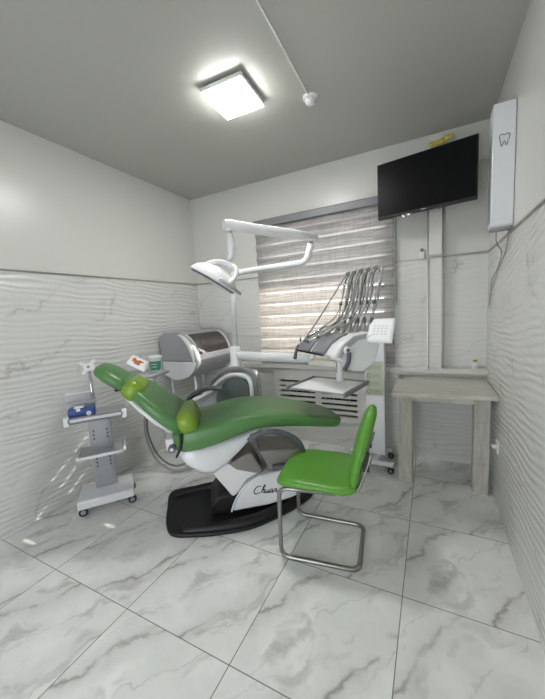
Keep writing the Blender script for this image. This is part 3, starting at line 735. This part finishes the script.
link('brown_print', bm, 'orange', ct)['label'] = 'orange-brown print'

# ------------------------------------------------------------ dental chair
DC = Vector((-1.3, 1.75, 0)); DR = R(37)
dc = thing('dental_chair', 'reclined green patient chair with white shell on a black base plate', 'dental chair', DC, DR)
# base plate
pl = [(-.30, -.245), (-.12, -.275), (.10, -.275), (.30, -.21), (.50, -.11), (.62, .0), (.64, .10), (.52, .19), (.30, .26), (.0, .32), (-.20, .345), (-.40, .335), (-.475, .28), (-.47, .12), (-.455, -.06), (-.42, -.18), (-.37, -.225)]
pl = [tuple(q[:2]) for q in catmull([(a, b, 0) for a, b in pl], 5, True)]
bp = link('base_plate', prism(BM(), pl, 0, .026, 'z'), 'black', dc, bevel=.008)
ridge = [(-.33, -.20), (-.12, -.225), (.10, -.225), (.28, -.165), (.48, -.075), (.585, .03)]
link('plate_ridge', tube(BM(), [(x, y, .026) for x, y in ridge], lambda t: .012+.028*math.sin(math.pi*min(1, .12+t*.8)), smooth=6, seg=10), 'black', bp, smooth=True)
ridge = [(-.44, .24), (-.2, .29), (.0, .27), (.28, .21), (.50, .14), (.585, .05)]
link('plate_ridge', tube(BM(), [(x, y, .026) for x, y in ridge], lambda t: .012+.028*math.sin(math.pi*min(1, .12+t*.8)), smooth=6, seg=10), 'black', bp, smooth=True)
# pump housing black block between plate and body
bm = BM(); prism(bm, [(-.13, .02), (-.15, .09), (-.09, .16), (.06, .17), (.06, .02)], -.10, .22, 'y'); link('pump_cover', bm, 'black', dc, bevel=.015)
# white base body with emblem
cov = [(.0, .055), (.025, .12), (.07, .19), (.13, .245), (.22, .285), (.34, .298), (.60, .295), (.63, .26), (.60, .19), (.53, .12), (.42, .085), (.25, .06)]
bc = link('base_cover', prism(BM(), cov, -.135, .19, 'y'), 'white', dc, bevel=.018, seg=3)
arcp = [(.0, .055), (.025, .12), (.07, .19), (.13, .245), (.22, .285)]
link('cover_edge', tube(BM(), [(x-.004, -.135, z+.004) for x, z in arcp], .007, smooth=5, seg=8), 'white', bc, smooth=True)
strokes = [[(.9, .85), (.7, 1.0), (.3, .9), (0, .45), (.1, .05), (.45, -.05), (.85, .2)],
 [(.95, .1), (1.35, .9), (1.38, 1.1), (1.22, 1.0), (1.08, .5), (1.0, 0)], [(1.02, .15), (1.25, .5), (1.4, .42), (1.33, .1), (1.42, 0), (1.6, .25)],
 [(1.62, .45), (1.57, .1), (1.7, 0), (1.9, .25), (1.97, .45)], [(1.97, .45), (1.88, .1), (2.0, 0), (2.15, .18)],
 [(2.52, .42), (2.27, .45), (2.12, .2), (2.2, 0), (2.42, .15), (2.55, .45)], [(2.55, .45), (2.46, .1), (2.58, 0), (2.72, .2)],
 [(2.76, .45), (2.67, 0)], [(2.69, .2), (2.88, .47), (3.02, .4), (2.95, .08), (3.07, 0), (3.27, .22)]]
bm = BM()
for st_ in strokes: tube(bm, [(.155+.052*(x+.22*z), -.1365, .165+.052*z-.004*x) for x, z in st_], lambda t: .0016+.0022*math.sin(math.pi*t), smooth=6, seg=6)
link('brand_lettering', bm, 'ink', bc)['label'] = 'black slanted script lettering'
# taupe bellows / link covers
link('link_cover', prism(BM(), [(.0, .39), (.12, .445), (.16, .45), (.235, .305), (.19, .295), (.05, .345)], -.115, .17, 'y'), 'taupe', dc, bevel=.008)
link('link_cover', prism(BM(), [(.215, .455), (.50, .43), (.55, .40), (.54, .31), (.28, .305)], -.11, .17, 'y'), 'taupe', dc, bevel=.012)
link('foot_control', tube(BM(), [(.30, -.125, .33), (.40, -.14, .335), (.52, -.14, .35), (.55, -.13, .37)], lambda t: .018+.008*math.sin(math.pi*t), smooth=5, seg=10), 'darkgrey', dc, smooth=True)
# lift arm: pale wedge from seat pan to base
link('lift_arm', prism(BM(), [(-.14, .37), (.02, .40), (.20, .34), (.24, .30), (.12, .255), (.05, .165), (.015, .13), (-.04, .22)], -.10, .15, 'y'), 'white', dc, bevel=.012)
# seat pan shell
bm = BM(); rings = []
for u, wt, wb, hw_ in ((-.315, .56, .53, .16), (-.30, .59, .50, .20), (-.26, .60, .45, .235), (-.17, .60, .375, .235), (-.10, .60, .355, .22), (-.02, .60, .40, .20), (.07, .61, .475, .19), (.15, .625, .55, .17), (.23, .64, .61, .12)):
    rings.append(sring((u, 0, (wt+wb)/2), (0, 0, 1), (0, 1, 0), hw_, (wt-wb)/2, 3.5))
link('seat_shell', loft(bm, rings), 'whitemetal', dc, smooth=True, auto=70)
# upholstered seat
st = [(-.338, .630, .14, .02), (-.333, .632, .20, .045), (-.315, .634, .235, .066), (-.27, .636, .252, .078), (-.18, .642, .262, .078), (-.05, .668, .265, .070), (.05, .695, .265, .062), (.14, .712, .262, .056), (.25, .712, .255, .052), (.4, .694, .24, .047), (.55, .664, .222, .043), (.66, .638, .20, .040), (.75, .613, .17, .037), (.80, .60, .135, .032), (.822, .594, .10, .024), (.834, .591, .05, .010)]
link('seat_cushion', pad(BM(), st, e=6), 'green', dc, smooth=True)
st2 = [(.20, .652, .20, .012), (.4, .640, .21, .016), (.6, .612, .19, .016), (.72, .590, .15, .014), (.79, .575, .09, .01)]
link('legrest_shell', pad(BM(), st2), 'whitemetal', dc, smooth=True)
# backrest
def bk_at(s): return Vector((-.29-s*math.cos(R(43)), 0, .72+s*math.sin(R(43))))
bs_ = []
for s, hw_, th in ((-.035, .15, .02), (-.03, .20, .038), (-.01, .225, .050), (.04, .24, .055), (.14, .245, .052), (.25, .225, .045), (.34, .19, .040), (.41, .155, .035), (.44, .13, .028), (.452, .09, .012)):
    p = bk_at(s); bs_.append((p.x, p.z, hw_, th))
link('back_cushion', pad(BM(), bs_, e=4.0), 'green', dc, smooth=True)
bs_ = []
nb = Vector((-math.sin(R(43)), 0, -math.cos(R(43))))
for s, hw_, th in ((.0, .15, .02), (.03, .20, .026), (.15, .21, .028), (.28, .185, .024), (.38, .14, .02), (.43, .08, .012)):
    p = bk_at(s)+nb*.055; bs_.append((p.x, p.z, hw_, th))
link('back_shell', pad(BM(), bs_), 'whitemetal', dc, smooth=True)
# headrest
hr = []
for s, hw_, th in ((-.13, .05, .012), (-.125, .09, .026), (-.10, .122, .038), (-.04, .135, .044), (.03, .135, .044), (.085, .12, .036), (.11, .09, .026), (.118, .05, .010)):
    a = R(36); hr.append((-.685-s*1.05*math.cos(a), 1.045+s*1.05*math.sin(a), hw_, th*1.15))
hd = link('headrest', pad(BM(), hr, e=2.6), 'green', dc, smooth=True)
bm = BM(); tube(bm, [(-.70, 0, 1.02), (-.655, 0, .965), (-.60, 0, .94)], .020, seg=10); tube(bm, [(-.69, -.05, 1.0), (-.66, -.09, .975)], .016)
link('headrest_bracket', bm, 'chrome', dc, smooth=True, auto=50)
bm = BM(); box(bm, -.66, -.60, -.10, .06, .965, .992); link('headrest_pad_base', bm, 'black', dc, bevel=.006)
# hinge details
bm = BM(); tube(bm, [(-.34, -.215, .60), (-.34, -.240, .60)], .024, seg=16); link('hinge_knob', bm, 'darkgrey', dc, smooth=True, auto=40)
bm = BM(); tube(bm, [(-.34, -.238, .60), (-.34, -.246, .60)], .012, seg=12); link('hinge_cap', bm, 'chrome', dc, smooth=True, auto=40)
bm = BM(); tube(bm, [(-.34, -.10, .62), (-.33, .1, .62), (-.30, .1, .62)], .03); box(bm, -.38, -.30, -.20, .16, .575, .65); link('hinge_block', bm, 'whitemetal', dc, bevel=.01)
link('side_strap', tube(BM(), [(-.275, -.262, .70), (-.285, -.268, .62), (-.305, -.262, .57), (-.315, -.25, .55)], lambda t: .010-.004*t, smooth=5, seg=8), 'black', dc, smooth=True)
# armrests
link('armrest', tube(BM(), [(.135, -.275, .61), (.175, -.285, .640), (.24, -.29, .658), (.33, -.29, .645), (.42, -.29, .598), (.465, -.285, .545), (.485, -.28, .49)], lambda t: .016+.004*math.sin(math.pi*t), smooth=6, seg=12), 'darkgrey', dc, smooth=True)['label'] = 'dark grey curved armrest'
bm = BM(); tube(bm, [(.16, -.18, .60), (.15, -.278, .612)], .014); link('armrest_pivot', bm, 'chrome', dc, smooth=True, auto=40)
link('armrest', tube(BM(), [(-.285, .30, .66), (-.275, .31, .74), (-.24, .31, .79), (-.17, .31, .825), (-.09, .31, .835), (-.01, .31, .815)], lambda t: .022-.004*t, smooth=6, seg=12), 'darkgrey', dc, smooth=True)['label'] = 'dark grey curved armrest'
bm = BM(); tube(bm, [(-.28, .18, .62), (-.285, .30, .65)], .018); link('armrest_pivot', bm, 'white', dc, smooth=True, auto=40)
# cushions lying on the chair
def cushion(label, c, ang, L, W, Hh):
    c_ = DC+Matrix.Rotation(DR, 3, 'Z') @ Vector(c)
    t = thing('cushion', label, 'cushion', c_, DR, None)
    bm = BM(); st = []
    rings = []
    for k in range(15):
        a = math.sin(math.pi*(-.5+k/14)); q = (1-abs(a)**5)**.33
        d = Vector((math.cos(ang), 0, math.sin(ang))); n = Vector((-math.sin(ang), 0, math.cos(ang)))
        rings.append(sring(Vector((0, a*W, 0)), n, d, max(.004, L*q), max(.003, Hh*q), 3.2, 20))
    loft(bm, rings); link('cushion_body', bm, 'lime', t, smooth=True)
    d = Vector((math.cos(ang), 0, math.sin(ang))); n = Vector((-math.sin(ang), 0, math.cos(ang)))
    pth = [Vector((0, a*W, 0))+d*(L*(1-abs(a)**5)**.33)*.80+n*(Hh*.70*(1-abs(a)**3.2)**.4) for a in [-.97+1.94*k/16 for k in range(17)]]
    link('seam', tube(BM(), pth, .0022, seg=6), 'posterink', t)
n43 = Vector((math.sin(R(43)), 0, math.cos(R(43))))
cushion('lime green neck cushion resting between headrest and backrest', (-.555, -.06, .972), R(-48), .058, .130, .066)
cushion('lime green waist cushion resting where backrest meets the seat', (-.24, -.06, .742), R(-72), .080, .195, .066)

# ------------------------------------------------------------ green cantilever chair
gc = thing('visitor_chair', 'bright green padded chair on a grey tube cantilever frame', 'chair', (-.570, 1.69, 0), R(7))
z0 = .013
sl = [(-.19, -.185, .43), (-.215, -.195, .40), (-.215, -.195, z0), (.215, -.185, z0), (.215, .185, z0), (-.215, .195, z0), (-.215, .195, .40), (-.19, .185, .43)]
sl = [(.10, -.185, .435), (-.215, -.195, .430), (-.222, -.195, z0), (.212, -.185, z0), (.212, .185, z0), (-.222, .195, z0), (-.215, .195, .430), (.10, .185, .435)]
link('sled_frame', tube(BM(), fillet(sl, .055, 6), .0125, seg=12), 'steel', gc, smooth=True)
for s in (-1, 1):
    bm = BM(); tube(bm, fillet([(.0, s*.15, .436), (.21, s*.15, .436), (.272, s*.15, .62), (.282, s*.15, .66)], .05, 6), .011, seg=10)
    link('back_frame', bm, 'steel', gc, smooth=True)
st = [(-.232, .452, .12, .012), (-.225, .456, .19, .022), (-.195, .464, .215, .030), (-.10, .470, .225, .032), (.05, .466, .228, .030), (.14, .462, .225, .030), (.185, .466, .21, .028), (.205, .47, .18, .018)]
link('seat', pad(BM(), st, e=3.0), 'seatgreen', gc, smooth=True)
rings = []
for z, x, hw_, th in ((.468, .185, .16, .012), (.475, .188, .185, .024), (.50, .193, .20, .030), (.58, .206, .205, .034), (.66, .226, .210, .036), (.70, .238, .200, .036), (.745, .252, .165, .036), (.79, .266, .120, .034), (.83, .279, .085, .030), (.855, .286, .055, .022), (.867, .290, .03, .010)):
    rings.append(sring((x, 0, z), (1, 0, -.15), (0, 1, 0), hw_, th, 2.8))
link('backrest', loft(BM(), rings), 'seatgreen', gc, smooth=True)
for s in (-1, 1): link('back_bracket', bx(.238, .272, s*.15-.01, s*.15+.01, .56, .67), 'black', gc, bevel=.004)

# ------------------------------------------------------------ trolley on the left
TL = Vector((-2.262, 1.455, 0)); ta = R(52)
tl = thing('instrument_trolley', 'white two-shelf trolley on castors beside the headrest at the left wall', 'trolley', TL, ta)
# local x along the front edge, -y towards the front
link('base', bx(-.19, .19, -.17, .12, .07, .135), 'whitemetal', tl, bevel=.012)
link('column', bx(-.075, .075, -.005, .045, .12, .712), 'alu', tl, bevel=.004)
link('column_edge', bx(-.058, .058, -.012, -.004, .13, .68), 'alu', tl, bevel=.002)
for z in (.30, .33, .36, .52, .55, .58):
    for x in (-.045, .045): link('column_slot', bx(x-.004, x+.004, -.014, -.011, z, z+.015), 'black', tl)
link('middle_shelf', prism(BM(), [(-.16, .10), (.155, .10), (.155, -.11), (.135, -.14), (-.14, -.14), (-.16, -.11)], .425, .438, 'z'), 'silver', tl, bevel=.002)
link('shelf_lip', tube(BM(), fillet([(-.157, .09, .437), (-.157, -.137, .437), (.152, -.137, .437), (.152, .09, .437)], .03, 5), .013, seg=8), 'whitemetal', tl, smooth=True)
link('top_shelf', prism(BM(), [(-.185, .13), (.185, .13), (.185, -.15), (-.185, -.15)], .710, .730, 'z'), 'silver', tl, bevel=.004)
for s in (-1, 1): link('handle_block', bx(s*.182-.018, s*.182+.018, -.175, -.145, .695, .765), 'whitemetal', tl, bevel=.006)
link('front_handle', tube(BM(), fillet([(-.168, -.172, .750), (.168, -.172, .750), (.168, -.172, .716), (-.168, -.172, .716)], .016, 5, closed=True), .0065, seg=8, closed=True), 'grey', tl, smooth=True)
link('handle_plate', bx(-.165, .165, -.168, -.150, .718, .748), 'whitemetal', tl)
link('mast', tube(BM(), [(-.03, .075, .72), (-.03, .075, 1.05)], .012, seg=12), 'chrome', tl, smooth=True)
vm = Matrix.Translation((-.03, .050, 1.07)) @ Matrix.Rotation(R(52), 4, 'X') @ Matrix.Rotation(R(10), 4, 'Z')
bm = BM(); box(bm, -.036, .036, -.036, .036, -.004, .004, mtx=vm)
for a in (45, 135, 225, 315):
    mm = vm @ Matrix.Rotation(R(a), 4, 'Z'); box(bm, .02, .075, -.013, .013, -.0035, .0035, mtx=mm)
vp = link('screen_mount_plate', bm, 'white', tl, bevel=.003)
bm = BM(); cyl(bm, vm @ Vector((0, 0, .004)), vm @ Vector((0, 0, .007)), .010); link('mount_hole', bm, 'grey', vp)
for x, y in ((-.165, -.11), (.165, -.11), (-.165, .095), (.165, .095)):
    f = link('castor', bx(x-.018, x+.018, y-.012, y+.012, .045, .075), 'grey', tl, bevel=.003)
    bm = BM(); cyl(bm, (x+.004, y-.016, .030), (x+.004, y+.016, .030), .030, 20); link('wheel', bm, 'rubber', f, smooth=True, auto=40)
    bm = BM(); cyl(bm, (x+.004, y-.019, .030), (x+.004, y+.019, .030), .017, 16); link('wheel_hub', bm, 'alu', f, smooth=True, auto=40)
# things on the trolley
TLM = Matrix.Translation(TL) @ Matrix.Rotation(ta, 4, 'Z')
bd = thing('blue_device', 'blue bench device with a pale dial on the trolley top shelf', 'device', TLM @ Vector((-.09, -.09, 0.7305)), ta)
link('case', bx(-.085, .085, -.04, .045, 0, .075), 'blue', bd, bevel=.012)
bm = BM(); cyl(bm, (.045, -.040, .033), (.045, -.046, .033), .016); link('dial', bm, 'white', bd, smooth=True, auto=40)
bm = BM(); box(bm, -.045, .015, -.035, .02, .074, .084); box(bm, -.030, -.005, -.046, -.034, .055, .080); link('clip', bm, 'white', bd, bevel=.002)
bo = thing('open_box', 'open grey-white box with raised flap behind the blue device', 'box', TLM @ Vector((-.10, .03, 0.7305)), ta)
link('box_body', bx(-.10, .09, -.035, .06, 0, .085), 'silver', bo, bevel=.004)
link('flap', bx(-.105, .085, .050, .055, .06, .145), 'silver', bo, bevel=.001)
link('box_rim', bx(-.105, .085, .046, .058, .143, .153), 'white', bo, bevel=.002)

# ------------------------------------------------------------ mobile stand with poster
ms = thing('mobile_stand', 'white mobile stand on castors with a green poster behind the visitor chair', 'stand', (-.435, 2.80, 0))
link('column', bx(-.082, .082, -.045, .045, .10, 1.12), 'whitemetal', ms, bevel=.008)
link('column_post', bx(.015, .045, -.06, .15, .06, .105), 'whitemetal', ms, bevel=.003)
bm = BM(); box(bm, -.16, .155, -.17, -.13, .065, .100); box(bm, -.16, .120, .12, .16, .065, .100); box(bm, .0, .035, -.15, .14, .066, .099)
link('foot_frame', bm, 'whitemetal', ms, bevel=.006)
for x, y in ((.135, -.15), (.105, .14), (-.135, -.15), (-.135, .14)):
    f = link('castor', bx(x-.012, x+.012, y-.012, y+.012, .05, .066), 'grey', ms, bevel=.002)
    bm = BM(); cyl(bm, (x, y-.012, .026), (x, y+.012, .026), .026, 20); link('wheel', bm, 'rubber', f, smooth=True, auto=40)
    bm = BM(); cyl(bm, (x, y-.014, .026), (x, y+.014, .026), .010, 12); link('wheel_hub', bm, 'alu', f, smooth=True, auto=40)
po = thing('poster', 'greenish instruction sheet taped to the front of the mobile stand', 'poster', (-.435, 2.753, .79))
link('sheet', bx(-.070, .072, -.003, .0, -.15, .15), 'poster', po)
bm = BM()
for k in range(4):
    zc = .095-k*.070
    tube(bm, [(-.045+.018*math.cos(a), -.004, zc+.018*math.sin(a)) for a in [2*math.pi*j/12 for j in range(12)]], .003, seg=6, closed=True)
    for q in range(3): box(bm, -.015, .055-.01*(q % 2), -.0045, -.003, zc+.014-q*.014, zc+.018-q*.014)
link('printed_rows', bm, 'posterink', po)
bm = BM(); box(bm, -.06, -.045, -.0045, -.003, .10, .14); box(bm, -.045, -.03, -.0045, -.003, .118, .126); link('printed_heading', bm, 'blue', po)
